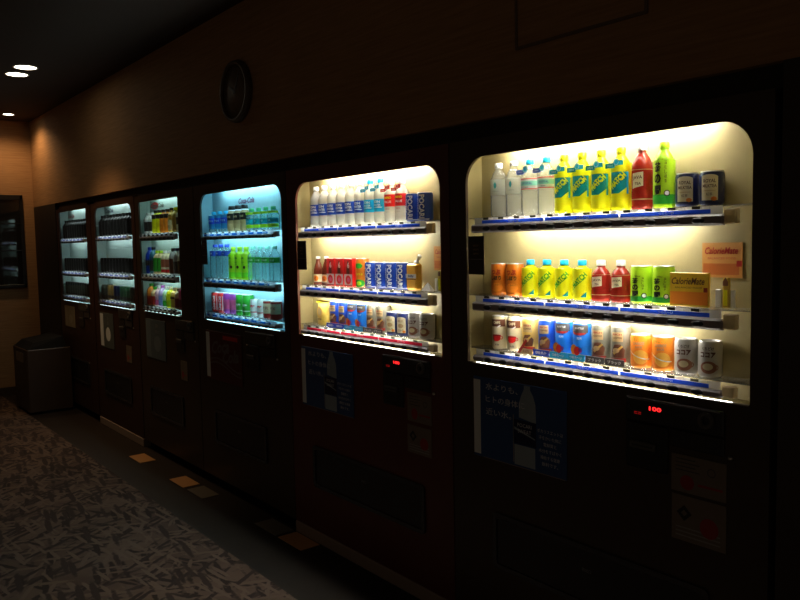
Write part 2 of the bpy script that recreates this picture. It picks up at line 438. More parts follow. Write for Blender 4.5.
def lab_ion(b, W):
    b.band(W, -.092, .092, .052, .106, cobalt, 28); b.text(W, 'ION', 0, .094, .012, wht, .001, w=.032, bold=.04); b.text(W, 'WATER', 0, .079, .011, wht, .001, w=.042, bold=.04)
    b.poly(W, [(-.024, .066), (.02, .063), (.026, .067), (.01, .0695)], wht, .0006)
def lab_ion_sky(b, W):
    b.band(W, -.055, .055, .050, .106, sky, 20); b.text(W, 'ION', 0, .093, .011, wht, .001, w=.03, bold=.03); b.text(W, 'WATER', 0, .079, .009, wht, .001, w=.036, bold=.03)
    b.poly(W, [(-.024, .069), (.02, .066), (.026, .070), (.01, .0725)], wht, .0006)
def lab_red(b, W):
    b.band(W, -.055, .055, .068, .120, red, 20); b.text(W, 'AMINO', 0, .106, .010, yel, .001, w=.036, bold=.03); b.text(W, 'VALUE', 0, .088, .010, wht, .001, w=.036, bold=.03)
    b.text(W, '4000', 0, .058, .007, dred, .001); b.text(W, '500ml', 0, .045, .005, gray, .001)
def tag_cap(base, z=.148):
    def f(b):
        W = flat(-.0325); b.band(W, -.034, .004, z-.008, z+.006, base, 2); b.text(W, '500ml', -.016, z-.001, .006, wht); b.disc(W, .008, z+.010, .012, .012, base, 18, .0008); b.ring(W, .008, z+.010, .007, .009, wht, 18, .0012); b.band(W, .014, .032, z+.002, z+.018, base, 2, .0003)
    return f
def lab_pocari(H=.115):
    def f(b, W):
        b.text(W, 'POCARI', .003, H*.5, .024, wht, .001, w=H*.84, bold=.04, rot=-PI/2)
        b.text(W, 'SWEAT', -.016, H*.55, .008, wht, .001, w=H*.5, bold=.02, rot=-PI/2)
        b.band(W, -.035, .035, H*.04, H*.07, wht, 12, .0003)
    return f
def lab_vit(b, W):
    b.band(W, -.05, .05, .012, .052, cream, 16); b.disc(W, 0, .032, .016, .014, org, 16, .0005); b.text(W, 'C', 0, .032, .012, dred, .001, bold=.03); b.band(W, -.05, .05, .0105, .014, brown, 14, .0004)
def lab_fruit(b, W):
    b.band(W, -.034, .034, .03, .108, org, 12, .0002); b.disc(W, .0, .098, .02, .012, grn, 16, .0005); b.disc(W, 0, .018, .03, .018, grn, 18, .0005); b.disc(W, 0, .018, .014, .010, lime, 16, .0008)
    b.text(W, 'つぶつぶ', 0, .06, .010, yel, .001, w=.04, bold=.03)
def lab_creamnavy(b, W):
    b.band(W, -.024, .024, .014, .074, cream, 10, .0003); b.disc(W, 0, .074, .024, .009, cream, 18, .0004, 0, PI)
    b.text(W, 'MILK', 0, .066, .010, tan, .001, w=.03, bold=.02); b.disc(W, 0, .045, .014, .009, tan, 16, .0006); b.text(W, 'ミルク', 0, .026, .009, brown, .001); b.disc(W, .016, .02, .007, .006, org, 12, .001)

def make_box_calorie():
    r = P('snack_box'); b = MB(); b.box(-.061, .061, -.006, .006, 0, .098, C('calorie_yellow', .82, .52, .03), .0012); b.build('box_body', r)
    l = MB(); W = flat(-.0063); l.band(W, -.0595, .06, .006, .043, org, 2); l.text(W, 'CalorieMate', -.002, .074, .020, brown, .0005, w=.104, bold=.02, shear=.3); l.text(W, 'BALANCED FOOD', 0, .055, .005, brown, .0005, w=.085)
    l.band(W, .047, .059, .043, .056, dred, 2, .0004); l.build('box_label', r); return r
def make_card(w=.122, h=.1):
    r = P('advert_card'); b = MB(); b.box(-w/2, w/2, 0, .002, 0, h, C('card_orange', .52, .23, .045, .5)); b.build('card_board', r)
    l = MB(); W = flat(-.0003); l.band(W, -w*.47, w*.42, h*.08, h*.4, C('card_dark_orange', .42, .11, .025), 2); l.text(W, 'CalorieMate', -.002, h*.77, h*.2, dred, .0005, w=w*.82, bold=.02, shear=.3); l.text(W, 'BALANCED FOOD', 0, h*.55, h*.06, dred, .0005, w=w*.7)
    l.band(W, w*.36, w*.49, h*.32, h*.48, dred, 2, .0004); l.build('card_print', r); return r
def make_gauge():
    r = P('display_stick'); b = MB(); b.box(-.009, .009, -.006, .006, 0, .085, C('mustard', .6, .42, .06), .002); b.build('stick_body', r)
    l = MB(); l.poly(flat(-.0065), [(-.008, .062), (.008, .062), (.008, .074), (0, .086), (-.008, .074)], brown); l.band(flat(-.0063), -.006, .006, .006, .05, yel, 2); l.build('stick_arrow', r)
    f = MB(); f.box(-.032, -.014, -.004, .004, 0, .052, white, .002); f.box(.014, .026, -.004, .004, 0, .05, white, .002); f.build('white_holder', r); return r
def make_juice_carton():
    r = P('drink_carton'); b = MB(); b.box(-.033, .033, -.028, .028, 0, .132, red, .002); b.build('carton_body', r)
    l = MB(); W = flat(-.0285)
    l.band(W, -.032, .032, .003, .058, wht, 2); l.disc(W, .0, .032, .022, .021, red, 20, .0005); l.disc(W, .002, .032, .012, .010, pink, 16, .0009); l.band(W, -.032, .032, .001, .008, dred, 2, .001)
    l.poly(W, [(-.014, .060), (.014, .060), (.013, .085), (.006, .100), (.006, .118), (-.005, .118), (-.005, .100), (-.013, .085)], brown, .0005)
    l.text(W, '6', .004, .100, .028, wht, .001, bold=.05); l.build('carton_print', r); return r
def make_spout_pouch():
    r = P('jelly_pouch')
    b = MB(); b.box(-.036, .036, -.018, .018, 0, .112, C('pouch_orange', .75, .38, .03), .008); b.band(flat(-.0186), -.034, .034, .05, .068, silver, 2); b.text(flat(-.0186), 'Jelly', 0, .059, .011, navy, .0006, w=.04, bold=.03); b.band(flat(-.0186), -.034, .034, .044, .047, brown, 2, .0004); b.build('pouch_body', r)
    c = MB(); c.lathe([(.012, 0), (.012, .012), (.006, .014), (.006, .034), (.0085, .036), (.0085, .046)], white, 14); o = c.build('pouch_spout', r, (0.012, 0, .108)); o.rotation_euler = (0, .62, 0); return r
def make_gold_pouch():
    r = P('gold_pouch'); b = MB(); g = mat('gold_foil', (.88, .62, .12), .35, .2, .25, 60)
    vs = []; fs = []; nx, nz = 10, 12
    for side in (-1, 1):
        for j in range(nz+1):
            for i in range(nx+1):
                u = -1+2*i/nx; v = j/nz; w = .052*(1-.12*math.sin(v*PI)); th = .022*(1-u*u)**.5*math.sin(min(1, v*1.05+.12)*PI)**.6 if abs(u) < 1 and v < .98 else .0
                vs.append((u*w, side*th, v*.122))
    N = (nx+1)*(nz+1)
    for sdi in (0, 1):
        for j in range(nz):
            for i in range(nx):
                a = sdi*N+j*(nx+1)+i; q = (a, a+1, a+nx+2, a+nx+1); fs.append(q if sdi == 0 else q[::-1])
    b.add(vs, fs, g, True); b.build('pouch_body', r)
    l = MB(); W = flat(-.0235); l.disc(W, 0, .062, .026, .032, gold, 20); l.disc(W, 0, .066, .015, .018, tan, 18, .0006); l.text(W, 'SOUP', 0, .03, .01, brown, .001, bold=.02); l.band(W, -.03, .03, .112, .118, yel, 2); l.build('pouch_label', r); return r
def make_small_white():
    r = P('folded_leaflet'); b = MB(); W = None
    b.add([(-.03, -.01, 0), (.03, -.01, 0), (.03, .012, 0), (-.03, .012, 0), (0, .0, .034), (-.006, .01, .03)], [(0, 1, 4), (1, 2, 4), (2, 5, 4), (2, 3, 5), (3, 0, 4, 5), (0, 3, 2, 1)], white)
    b.build('paper_fold', r); return r
# -- blue lit machine
def lab_bluecap(b, W):
    b.band(W, -.1, .1, .02, .1, C('ocean', .01, .20, .42), 24); b.band(W, -.055, .055, .05, .085, blu, 18, .0004); b.text(W, 'アクエリ', 0, .068, .012, wht, .001, w=.04, bold=.03)
def lab_darktop(b, W):
    b.band(W, -.092, .092, .064, .104, ink, 24); b.text(W, '珈琲', 0, .084, .014, tan, .001, bold=.02)
def lab_teal(b, W):
    b.band(W, -.055, .055, .034, .062, C('deep_teal', .0, .3, .36), 18); b.band(W, -.055, .055, .012, .03, lime, 18); b.band(W, -.055, .055, .088, .1, lime, 18); b.text(W, '水', 0, .05, .014, wht, .001)
def lab_blue_big(b, W):
    b.band(W, -.055, .055, .135, .165, cobalt, 18); b.text(W, '水', 0, .15, .012, wht, .001, bold=.02)
def lab_lime(b, W):
    b.band(W, -.055, .055, .015, .145, lime, 18); b.text(W, '緑茶', -.004, .105, .055, grn, .001, vert=True, bold=.03); b.disc(W, .008, .07, .008, .009, ink, 14, .0008); b.band(W, -.055, .055, .012, .04, C('bright_green', .2, .75, .02), 18, .0004)
def lab_iro(b, W):
    b.band(W, -.055, .055, .098, .128, grn, 18); b.text(W, 'いろは', 0, .113, .012, wht, .001, w=.04, bold=.02)
def lab_stripe(a, c, word):
    def f(b, W):
        b.band(W, -.05, .05, .025, .085, c, 16, .0003); b.band(W, -.05, .05, .025, .03, a, 16, .0006); b.text(W, word, 0, .06, .016, a, .001, w=.04, bold=.03)
    return f
def lab_cola(b, W):
    b.text(W, 'Coca-Cola', 0.004, .058, .022, wht, .001, w=.085, bold=.03, shear=.4, rot=PI/2)
    b.band(W, .022, .027, .012, .1, wht, 2, .0004)

protos = {
 'water': lambda: bottle(water, white, label=lab_water),
 'crystal': lambda: bottle(water, sky, label=lab_crystal, tagf=tag_blue()),
 'match_big': lambda: bottle(yellow_drink, yel, label=lab_match_big, tagf=tag_match),
 'java_big': lambda: bottle(amber, white, label=lab_java(1.)),
 'cha_big': lambda: bottle(green_tea, lime, label=lab_cha(.195)),
 'royal': lambda: can(navy, .0335, .096, lab_royal),
 'orange_can': lambda: can(dorg, .033, .118, lab_orange),
 'match_small': lambda: bottle(yellow_drink, sky, .031, .132, lab_match_small, sh=.22),
 'java_small': lambda: bottle(amber, white, .031, .132, lab_java(.72), sh=.34),
 'cha_can': lambda: can(lime, .033, .116, lab_cha(.116, .9)),
 'cup_can': lambda: can(cream, .031, .124, lab_cup),
 'gold_can': lambda: can(gold, .031, .124, lab_figure(gold, tan), card=cardfig),
 'figure_blue': lambda: can(cobalt, .031, .124, lab_figure(cobalt, tan), card=card('微糖', blu, wht)),
 'fruit_blue': lambda: can(C('bright_blue', .01, .16, .65), .031, .124, lab_bluecof, card=card('つめた〜い', sky, wht, fruit=True)),
 'figure_grey': lambda: can(C('warm_grey', .2, .19, .15), .031, .124, lab_figure(gray, tan), card=card('ブラック', dgray, wht)),
 'carrot': lambda: can(org, .033, .104, lab_orgcan),
 'cocoa': lambda: can(silver, .033, .104, lab_cocoa),
 'ion': lambda: bottle(milky, white, label=lab_ion),
 'ion_sky': lambda: bottle(milky, sky, label=lab_ion_sky, tagf=tag_cap(sky)),
 'red_label': lambda: bottle(milky, white, .031, .180, label=lab_red, tagf=tag_cap(red, .140)),
 'pocari': lambda: can(cobalt, .033, .116, lab_pocari()),
 'vitamin': lambda: vit(),
 'fruit_can': lambda: can(dorg, .031, .132, lab_fruit),
 'navy_milk': lambda: can(navy, .033, .1, lab_creamnavy),
 'carton': make_juice_carton, 'box': make_box_calorie, 'card': make_card, 'gauge': make_gauge, 'spout': make_spout_pouch, 'goldpouch': make_gold_pouch, 'leaflet': make_small_white,
 'b_blue': lambda: bottle(paleaqua, sky, .033, .125, lab_bluecap),
 'b_dark': lambda: bottle(tan_body(), black, .030, .148, lab_darktop),
 'b_teal': lambda: bottle(paleaqua, C('cap_green', .05, .4, .15), .034, .124, lab_teal),
 'b_bluebig': lambda: bottle(paleaqua, blu, .034, .205, lab_blue_big),
 'b_lime': lambda: bottle(green_tea, lime, .031, .188, lab_lime),
 'b_iro': lambda: bottle(paleaqua, mint, .032, .19, lab_iro),
 'c_red': lambda: can(red, .033, .122, lab_cola),
 'c_purple': lambda: can(purple, .033, .122, lab_stripe(pink, pink, 'ぶどう')),
 'c_green': lambda: can(grn, .033, .122, lab_stripe(wht, grn, '緑')),
 'c_white': lambda: can(wht, .027, .1, lab_stripe(red, wht, '梅')),
 'c_beige': lambda: can(dred, .033, .1, lab_stripe(dred, cream, '紅茶')),
}
def tan_body(): return liquid('milk_coffee', (.62, .42, .2), .2)
def vit():
    r = P('drink_bottle'); b = MB(); R, H = .024, .14
    b.lathe([(R*.9, 0), (R, .004), (R, .062), (R*.93, .076), (R*.7, .1), (R*.46, .114), (.0095, .124), (.0095, .13)], browng); b.build('bottle_body', r)
    cap_mesh(H, white, .0115, .012).build('bottle_cap', r); l = MB(); lab_vit(l, cyl(R+.0006)); l.build('bottle_label', r); return r

def copy_tree(o):
    c = o.copy(); COL.objects.link(c)
    for ch in list(o.children):
        d = ch.copy(); COL.objects.link(d); d.parent = c
    return c
used = {}
TURN = dict(bottle=.32, can=.32)
def put(kind, x, y, z, label, cat, group=None):
    if kind not in used:
        o = protos[kind](); used[kind] = o
    else: o = copy_tree(used[kind])
    o.location = (x, y, z); t = TURN.get(cat, 0.); o.rotation_euler.z = t
    for ch in o.children:
        if ch.name.startswith(('name_card', 'neck_tag')): ch.rotation_euler.z = -t
    if 'group' in o: del o['group']
    tag(o, label, cat, group)
    return o

# ------------------------------------------------------------------ the machines
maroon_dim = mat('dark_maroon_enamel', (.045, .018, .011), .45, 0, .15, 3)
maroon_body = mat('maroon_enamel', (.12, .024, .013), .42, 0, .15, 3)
brown_body = mat('dark_brown_enamel', (.045, .026, .013), .42, 0, .15, 3)
slotm = mat('slot_grey', (.09, .085, .08), .5)
case_cream = mat('cream_display_panel', (.40, .33, .15), .55)
case_aqua = mat('aqua_display_panel', (.34, .56, .64), .5)
case_grey = mat('grey_green_display_panel', (.42, .55, .52), .5)
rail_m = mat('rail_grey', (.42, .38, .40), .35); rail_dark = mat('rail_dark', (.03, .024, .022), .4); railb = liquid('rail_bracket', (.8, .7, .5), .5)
TUBE = {'warm': ((1., .97, .85), 74.), 'blue': ((.50, .92, 1.), 24.), 'dim': ((.72, 1., .95), 10.), 'dim2': ((.80, 1., .98), 11.)}

def rounded_loop(x0, x1, z0, z1, r, rb=0.):
    """corner loop, counter-clockwise seen from -y: bottom corners radius rb, top corners r"""
    pts = []
    for cx, cz, rr, a0 in ((x1-rb, z0+rb, rb, -PI/2), (x1-r, z1-r, r, 0), (x0+r, z1-r, r, PI/2), (x0+rb, z0+rb, rb, PI)):
        if rr <= 1e-4: pts.append((cx, cz)); continue
        for k in range(9): a = a0+PI/2*k/8; pts.append((cx+rr*math.cos(a), cz+rr*math.sin(a)))
    return pts

def plate_with_hole(b, outer, hole, y0, y1, m):
    """front plate with a hole: both loops joined by fans, then given thickness"""
    import bmesh
    bm = bmesh.new(); E = []
    for loop in (outer, hole):
        vs = [bm.verts.new((x, y0, z)) for x, z in loop]
        for i in range(len(vs)): E.append(bm.edges.new((vs[i], vs[(i+1) % len(vs)])))
    bmesh.ops.triangle_fill(bm, use_beauty=True, use_dissolve=False, edges=E)
    bm.verts.index_update()
    V = [tuple(v.co) for v in bm.verts]; F = [tuple(v.index for v in f.verts) for f in bm.faces]
    n = len(V)
    b.add(V+[(x, y1, z) for x, y, z in V], F+[tuple(n+i for i in reversed(f)) for f in F], m)
    for loop, fl in ((outer, 0), (hole, 1)):
        k = len(loop); vs = [(x, y0, z) for x, z in loop]+[(x, y1, z) for x, z in loop]
        b.add(vs, [(i, (i+1) % k, (i+1) % k+k, i+k) for i in range(k)], m)
    bm.free()

def machine(spec):
    X0, X1 = spec['x']; w0, w1 = spec['win']; zt, zb = spec['zt'], spec['zb']; r = spec['rad']; bm_ = spec['body']; cm = spec['case']
    root = tag(empty('vending_machine', ((X0+X1)/2, 0, 0)), spec['label'], 'vending machine', 'drink vending machines set into the wall')
    ox = (X0+X1)/2
    def B(mb, name, parent=None):
        o = mb.build(name, parent or root)
        if parent is None: o.location.x = -ox
        return o
    ZB, ZT = .062, 1.889
    b = MB(); b.box(X0, X1, .105, .70, ZB, ZT, bm_, .004); B(b, 'cabinet')
    b = MB(); plate_with_hole(b, rounded_loop(X0, X1, ZB, ZT, .006, .006), rounded_loop(w0, w1, zb, zt, r, 0), 0, .012, bm_)
    b.box(X0, X1, .012, .104, zt+.05, ZT, bm_); b.box(X0, X1, .012, .104, ZB, zb-.012, bm_)
    b.box(X0, w0-.004, .012, .104, zb-.012, zt+.05, bm_); b.box(w1+.004, X1, .012, .104, zb-.012, zt+.05, bm_)
    B(b, 'front_door')
    D = .086
    c = MB()
    c.box(w0-.003, w1+.003, D, D+.006, zb-.011, zt+.049, cm)
    c.box(w0-.003, w0, .013, D, zb-.011, zt+.049, cm); c.box(w1, w1+.003, .013, D, zb-.011, zt+.049, cm)
    c.box(w0, w1, .013, D, zt+.045, zt+.049, cm); c.box(w0, w1, .013, D, zb-.011, zb-.006, cm)
    case = B(c, 'display_case')
    if spec.get('logo'): l = MB(); spec['logo'](l, D); B(l, 'back_panel_logo')
    col, st = TUBE[spec['tube']]
    em = emis('fluorescent_'+spec['tube'], col, st)
    lx0, lx1 = spec.get('lamp', (w0+.12, w1-.14))
    def tube(z, y, rad, x0, x1, em=em):
        t = MB(); vs = []; n = 10
        for x in (x0, x1): vs += [(x, y+rad*math.cos(2*PI*k/n), z+rad*math.sin(2*PI*k/n)) for k in range(n)]
        t.add(vs, [(k, (k+1) % n, n+(k+1) % n, n+k) for k in range(n)]+[tuple(range(n))[::-1], tuple(range(n, 2*n))], em)
        o = B(t, 'fluorescent_tube'); return o
    tube(zt+.020, .040, .009, w0+.16, w1-.16)
    # rails with buttons, price strip and shelf plate
    edges = []
    for i, (base, rb) in enumerate(zip(spec['base'], spec['rb'])):
        rx0, rx1 = w0+.040, w1-.072
        s = MB(); s.box(w0, w1, .014, D-.001, base-.005, base-.001, clear('acrylic_shelf', (.92, .92, .92), .25, (.9, .9, .9))); sh = B(s, 'shelf')
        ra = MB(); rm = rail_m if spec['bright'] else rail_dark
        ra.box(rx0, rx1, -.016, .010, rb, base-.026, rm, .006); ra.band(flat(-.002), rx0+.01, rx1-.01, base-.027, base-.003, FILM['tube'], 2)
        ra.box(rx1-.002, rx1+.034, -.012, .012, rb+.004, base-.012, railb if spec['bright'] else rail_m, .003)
        rail = B(ra, 'button_rail')
        strip_c = spec['strip'][i]
        ps = MB(); W = flat(-.0048); u0, u1 = spec['cols'][0]-.04, spec['cols'][-1]+.03
        zs0, zs1 = base-.024, base-.012
        n = spec.get('breaks', 3); seg = (u1-u0)/n
        for k in range(n): ps.band(W, u0+k*seg+.003, u0+(k+1)*seg-.003, zs0, zs1, strip_c, 2)
        for k in range(spec.get('temps', 3)):
            uu = u0+(u1-u0)*(k+.5)/spec.get('temps', 3)+.01
            if spec['bright']: ps.text(W, 'つめた〜い' if strip_c is not FILM['red'] else 'あったか〜い', uu, (zs0+zs1)/2, .0085, FILM['white'], .0008, w=.05, bold=.05)
            else: ps.disc(W, uu, (zs0+zs1)/2, .022, .006, FILM['white'], 14, .0008)
        tz = base-.0105
        for k, cx in enumerate(spec['cols']):
            ps.band(W, cx-.03, cx-.004, tz, tz+.008, ink, 1, .0003); ps.band(W, cx+.001, cx+.022, tz, tz+.007, FILM['white'], 1, .0003)
        B(ps, 'price_strip').parent = rail; rail.children[0].location.x = 0
        for k, cx in enumerate(spec['cols']):
            bt = MB(); bt.sphere((0, 0, -.002), .0205, black, 14, 6, sz=.45, sy=.36)
            q = bt.build('selection_button') if 'btn' not in PROTO else PROTO['btn'].copy()
            if 'btn' not in PROTO: PROTO['btn'] = q
            else: COL.objects.link(q)
            q.parent = rail; q.location = (cx-.004, -.015, (rb+base-.026)/2+.001)
        edges.append((base, rb))
        if i < 2: tube(rb+.012, .019, .007, lx0, lx1)
        else:
            sill = MB(); sill.box(w0+.03, w1-.003, -.003, .010, zb-.003, zb+.0006, rail_m, .0003); B(sill, 'window_sill'); tube(zb+.0018, -.0005, .0008, w0+.05, w1-.05, em=emis('edge_light_'+spec['tube'], col, st*.22))  # thin glowing line added for the glint along the sill, not a lamp
            tube(rb+.006, .026, .004, w0+.2, w1-.2)
    # glass panes between the rails
    zs = zt
    hole = rounded_loop(w0+.001, w1-.001, edges[0][0]-.003, zt-.001, max(r-.001, 0), 0)
    g = MB(); g.poly(lambda u, v, e=0: (u, .0045, v), hole, glass)
    for (b0, rb0), (b1, rb1) in zip(edges, edges[1:]): g.band(lambda u, v, e=0: (u, .0045, v), w0+.001, w1-.001, b1-.003, rb0, glass, 1)
    B(g, 'window_glass')
    # sticker on the glass at the hinge side
    if spec.get('notice'):
        n0, n1, z0, z1 = spec['notice']; n = MB(); n.box(n0, n1, .001, .003, z0, z1, mat('notice_brown', (.045, .028, .02), .5)); W = flat(.0005)
        n.band(W, n0+.004, n1-.004, z1-.022, z1-.004, black, 1)
        for k in range(3): n.text(W, 'お知らせ', (n0+n1)/2, z1-.035-k*.015, .007, tan, .0004)
        n.ring(W, n0+.028, z0+.03, .008, .012, black, 16, .0005); n.band(W, n0+.006, n1-.006, z0+.056, z0+.058, gray, 1, .0004)
        B(n, 'notice_sticker')
    # poster panel
    if spec.get('poster'): spec['poster'](B)
    # coin panel with display, return knob, bill slot and stickers
    cx0, cx1 = spec['coin']
    pm = MB(); pm.box(cx0, cx1, -.010, -.0002, .955, 1.030, offblack, .004); pm.box(cx0, cx0+(cx1-cx0)*.45, -.008, -.0002, .81, .953, black, .006)
    pm.box(cx0+(cx1-cx0)*.47, cx1, -.006, -.0002, .90, .953, offblack, .003)
    cp = B(pm, 'coin_panel')
    d = MB(); W = flat(-.0108)
    led = emis('red_led', (1., .02, .02), 2.2)
    if spec.get('led'):
        d.text(W, spec['led'], cx0+(cx1-cx0)*.33, 1.002, .013, led, .0002, w=.042, bold=.03)
        d.text(W, '==', cx0+(cx1-cx0)*.14, .982, .007, emis('dim_red_led', (1., .02, .02), .25), .0002)
    d.band(W, cx0+.01, cx1-.01, 1.023, 1.025, gray, 1)
    dd = B(d, 'price_display'); dd.parent = cp; dd.location.x = 0
    k = MB(); kc = cx1-.05
    k.ring(lambda u, v, e=0: (u, -.018-e, v), kc, .996, .013, .024, rail_m, 20); vs = []
    k.lathe([(.024, 0), (.024, .008), (.013, .008), (.013, 0)], rail_m, 20, cap=False)
    kk = MB(); kk.lathe([(.024, 0), (.024, .009), (.012, .009), (.012, .0)], slotm, 20, cap=False)
    ko = kk.build('coin_slot', cp); ko.rotation_euler = (PI/2, 0, 0); ko.location = (kc, -.009, .996)
    bl = MB(); bl.box(cx0+.018, cx0+.018+.09, -.016, -.008, .872, .895, slotm, .003); bl.box(cx0+.028, cx0+.1, -.0165, -.0155, .881, .886, black)
    o = bl.build('bill_slot', cp)
    kl = MB(); kl.lathe([(.006, 0), (.006, .006), (.002, .007)], chrome, 12); o = kl.build('lock', root); o.rotation_euler = (PI/2, 0, 0); o.location = (cx1+.018-ox, 0, .90)
    if spec.get('stickers'):
        for (s0, s1, z0, z1, kind) in spec['stickers']:
            st_ = MB(); paper = mat('sticker_paper', (.2, .16, .12), .6); st_.box(s0, s1, -.0025, -.0003, z0, z1, paper); W = flat(-.0027); w_ = s1-s0; h_ = z1-z0
            if kind == 0:
                for q in range(4): st_.band(W, s0+w_*.08, s0+w_*(.45+.08*(q % 2)), z1-h_*(.12+.1*q), z1-h_*(.09+.1*q), dgray, 1)
                st_.disc(W, s0+w_*.3, z0+h_*.28, w_*.13, h_*.2, dred, 16, .0003); st_.ring(W, s0+w_*.74, z0+h_*.68, .010, .013, dgray, 16); st_.band(W, s0+w_*.5, s1-w_*.06, z0+h_*.25, z0+h_*.31, dred, 1)
            else:
                st_.ring(W, s0+w_*.24, z0+h_*.62, .010, .024, black, 4, .0003); st_.disc(W, s0+w_*.7, z0+h_*.42, w_*.17, h_*.22, dred, 16, .0003)
                for q in range(3): st_.band(W, s0+w_*.08, s0+w_*.9, z0+h_*(.1+.09*q), z0+h_*(.13+.09*q), gray, 1)
            B(st_, 'notice_label')
    # delivery flap
    s0, s1 = spec['slot']; z0, z1 = spec.get('slotz', (.31, .485))
    f = MB(); plate_with_hole(f, rounded_loop(s0-.02, s1+.02, z0-.018, z1+.018, .02, .02), rounded_loop(s0, s1, z0, z1, .012, .012), -.008, -.0003, offblack); fr = B(f, 'delivery_opening')
    f = MB(); f.box(s0+.002, s1-.002, -.0035, -.0006, z0+.002, z1-.002, black, .001); f.text(flat(-.0038), '取出口', (s0+s1)/2, (z0+z1)/2+.02, .012, gray, .0004)
    fl = f.build('delivery_flap', fr)
    # plinth
    if spec.get('plinth', True):
        p = MB(); p.box(X0+.004, X1-.004, -.006, .05, 0, .060, spec['plinthm'], .003); B(p, 'kick_plate')
    for fx in (X0+.06, X1-.06):
        p = MB(); p.lathe([(.022, 0), (.022, .012), (.012, .016), (.012, .062)], chrome, 14, cx=fx, cy=.12); B(p, 'foot')
        p = MB(); p.lathe([(.022, 0), (.022, .012), (.012, .016), (.012, .062)], chrome, 14, cx=fx, cy=.62); B(p, 'foot')
    return root

def poster_water(x0, x1, z0, z1):
    def f(B):
        b = MB(); b.box(x0, x1, -.004, -.0003, z0, z1, mat('poster_navy', (.02, .085, .28), .35), .002)
        W = flat(-.0043); w = x1-x0; h = z1-z0
        b.band(W, x0+.002, x0+w*.085, z0+.01, z1-.012, mat('poster_pale_edge', (.9, .97, .97), .4), 1)
        b.band(W, x0+w*.12, x1-.006, z0-.0, z0+.003, mat('poster_rim', (.25, .22, .2), .4), 1)
        b.poly(W, [(x0+w*.575, z1-.004), (x0+w*.64, z1-.004), (x0+w*.64, z1-h*.06), (x0+w*.67, z1-h*.12), (x0+w*.695, z1-h*.22), (x0+w*.70, z1-h*.44), (x0+w*.52, z1-h*.40), (x0+w*.52, z1-h*.24), (x0+w*.545, z1-h*.14), (x0+w*.575, z1-h*.06)], mat('poster_bottle', (.36, .46, .54), .4))
        b.band(W, x0+w*.46, x0+w*.70, z1-h*.72, z1-h*.43, navy, 1, .0002); b.band(W, x0+w*.47, x0+w*.69, lambda u: z1-h*.55-(u-x0-w*.47)*.25, lambda u: z1-h*.52-(u-x0-w*.47)*.3, mat('poster_bottle', (.36, .46, .54), .4), 3, .0003)
        b.band(W, x0+w*.47, x0+w*.69, z0+h*.03, z1-h*.73, mat('poster_bottle', (.36, .46, .54), .4), 1, .0002)
        b.band(W, x0+w*.455, x0+w*.465, z0+h*.05, z1-h*.38, gray, 1, .0002)
        tx = mat('poster_text', (.8, .85, .9), .5)
        for k, t in enumerate(('水よりも、', 'ヒトの身体に', '近い水。')): b.text(W, t, x0+w*(.15+.036*len(t))+.0, z1-h*(.10+.155*k), h*.085, tx, .0006, w=w*.072*len(t))
        for k, t in enumerate(('ポカリスエットは', '汗をかいた体に', '電解質と', '水分をすばやく', '補給する健康', '飲料です。')): b.text(W, t, x0+w*.84, z1-h*(.50+.075*k), h*.045, tx, .0006, w=w*.032*len(t))
        for k, t in enumerate(('POCARI', 'SWEAT')): b.text(W, t, x0+w*.58, z1-h*(.49+.07*k), h*.045, tx, .0008)
        B(b, 'poster_panel')
    return f
def poster_cola(x0, x1, z0, z1):
    def f(B):
        b = MB(); b.box(x0, x1, -.004, -.0003, z0, z1, mat('poster_red', (.10, .008, .008), .4), .002); W = flat(-.0043); w = x1-x0; h = z1-z0
        b.band(W, x0+.002, x0+w*.11, z0+.01, z1-.01, mat('poster_pale_edge', (.9, .97, .97), .4), 1)
        lg = mat('poster_ribbon', (.16, .15, .16), .4)
        b.text(W, 'Coca', x0+w*.42, z1-h*.30, h*.26, lg, .0006, w=w*.5, bold=.03, shear=.35, rot=.12); b.text(W, 'Cola', x0+w*.70, z1-h*.46, h*.26, lg, .0008, w=w*.44, bold=.03, shear=.35, rot=.12)
        for q in (0, .08): b.band(W, x0+w*.12, x0+w*.98, lambda u, q=q: z0+h*(.34-q)+math.sin((u-x0)/w*5)*h*.10, lambda u, q=q: z0+h*(.37-q)+math.sin((u-x0)/w*5)*h*.10, lg, 16, .0005)
        b.band(W, x0+w*.5, x0+w*.9, z1-h*.14, z1-h*.06, red, 1, .0004); B(b, 'poster_panel')
    return f
def poster_plain(x0, x1, z0, z1, c, c2, words):
    def f(B):
        b = MB(); b.box(x0, x1, -.004, -.0003, z0, z1, c, .002); W = flat(-.0043); w = x1-x0; h = z1-z0
        b.band(W, x0+.002, x0+w*.25, z0+.01, z1-.01, c2, 1); b.disc(W, x0+w*.6, z0+h*.4, w*.18, h*.2, c2, 20, .0004)
        for k, t in enumerate(words): b.text(W, t, x0+w*.6, z1-h*(.15+.14*k), h*.09, gray, .0006)
        B(b, 'poster_panel')
    return f
def logo_text(x, z, w, c, disc=None):
    def f(b, D):
        W = flat(D-.0004)
        if disc: b.disc(W, x-w*.18, z, w*.30, .026, disc, 20)
        b.text(W, 'Coca-Cola', x, z, .034, c, .001, w=w, bold=.03, shear=.35)
    return f

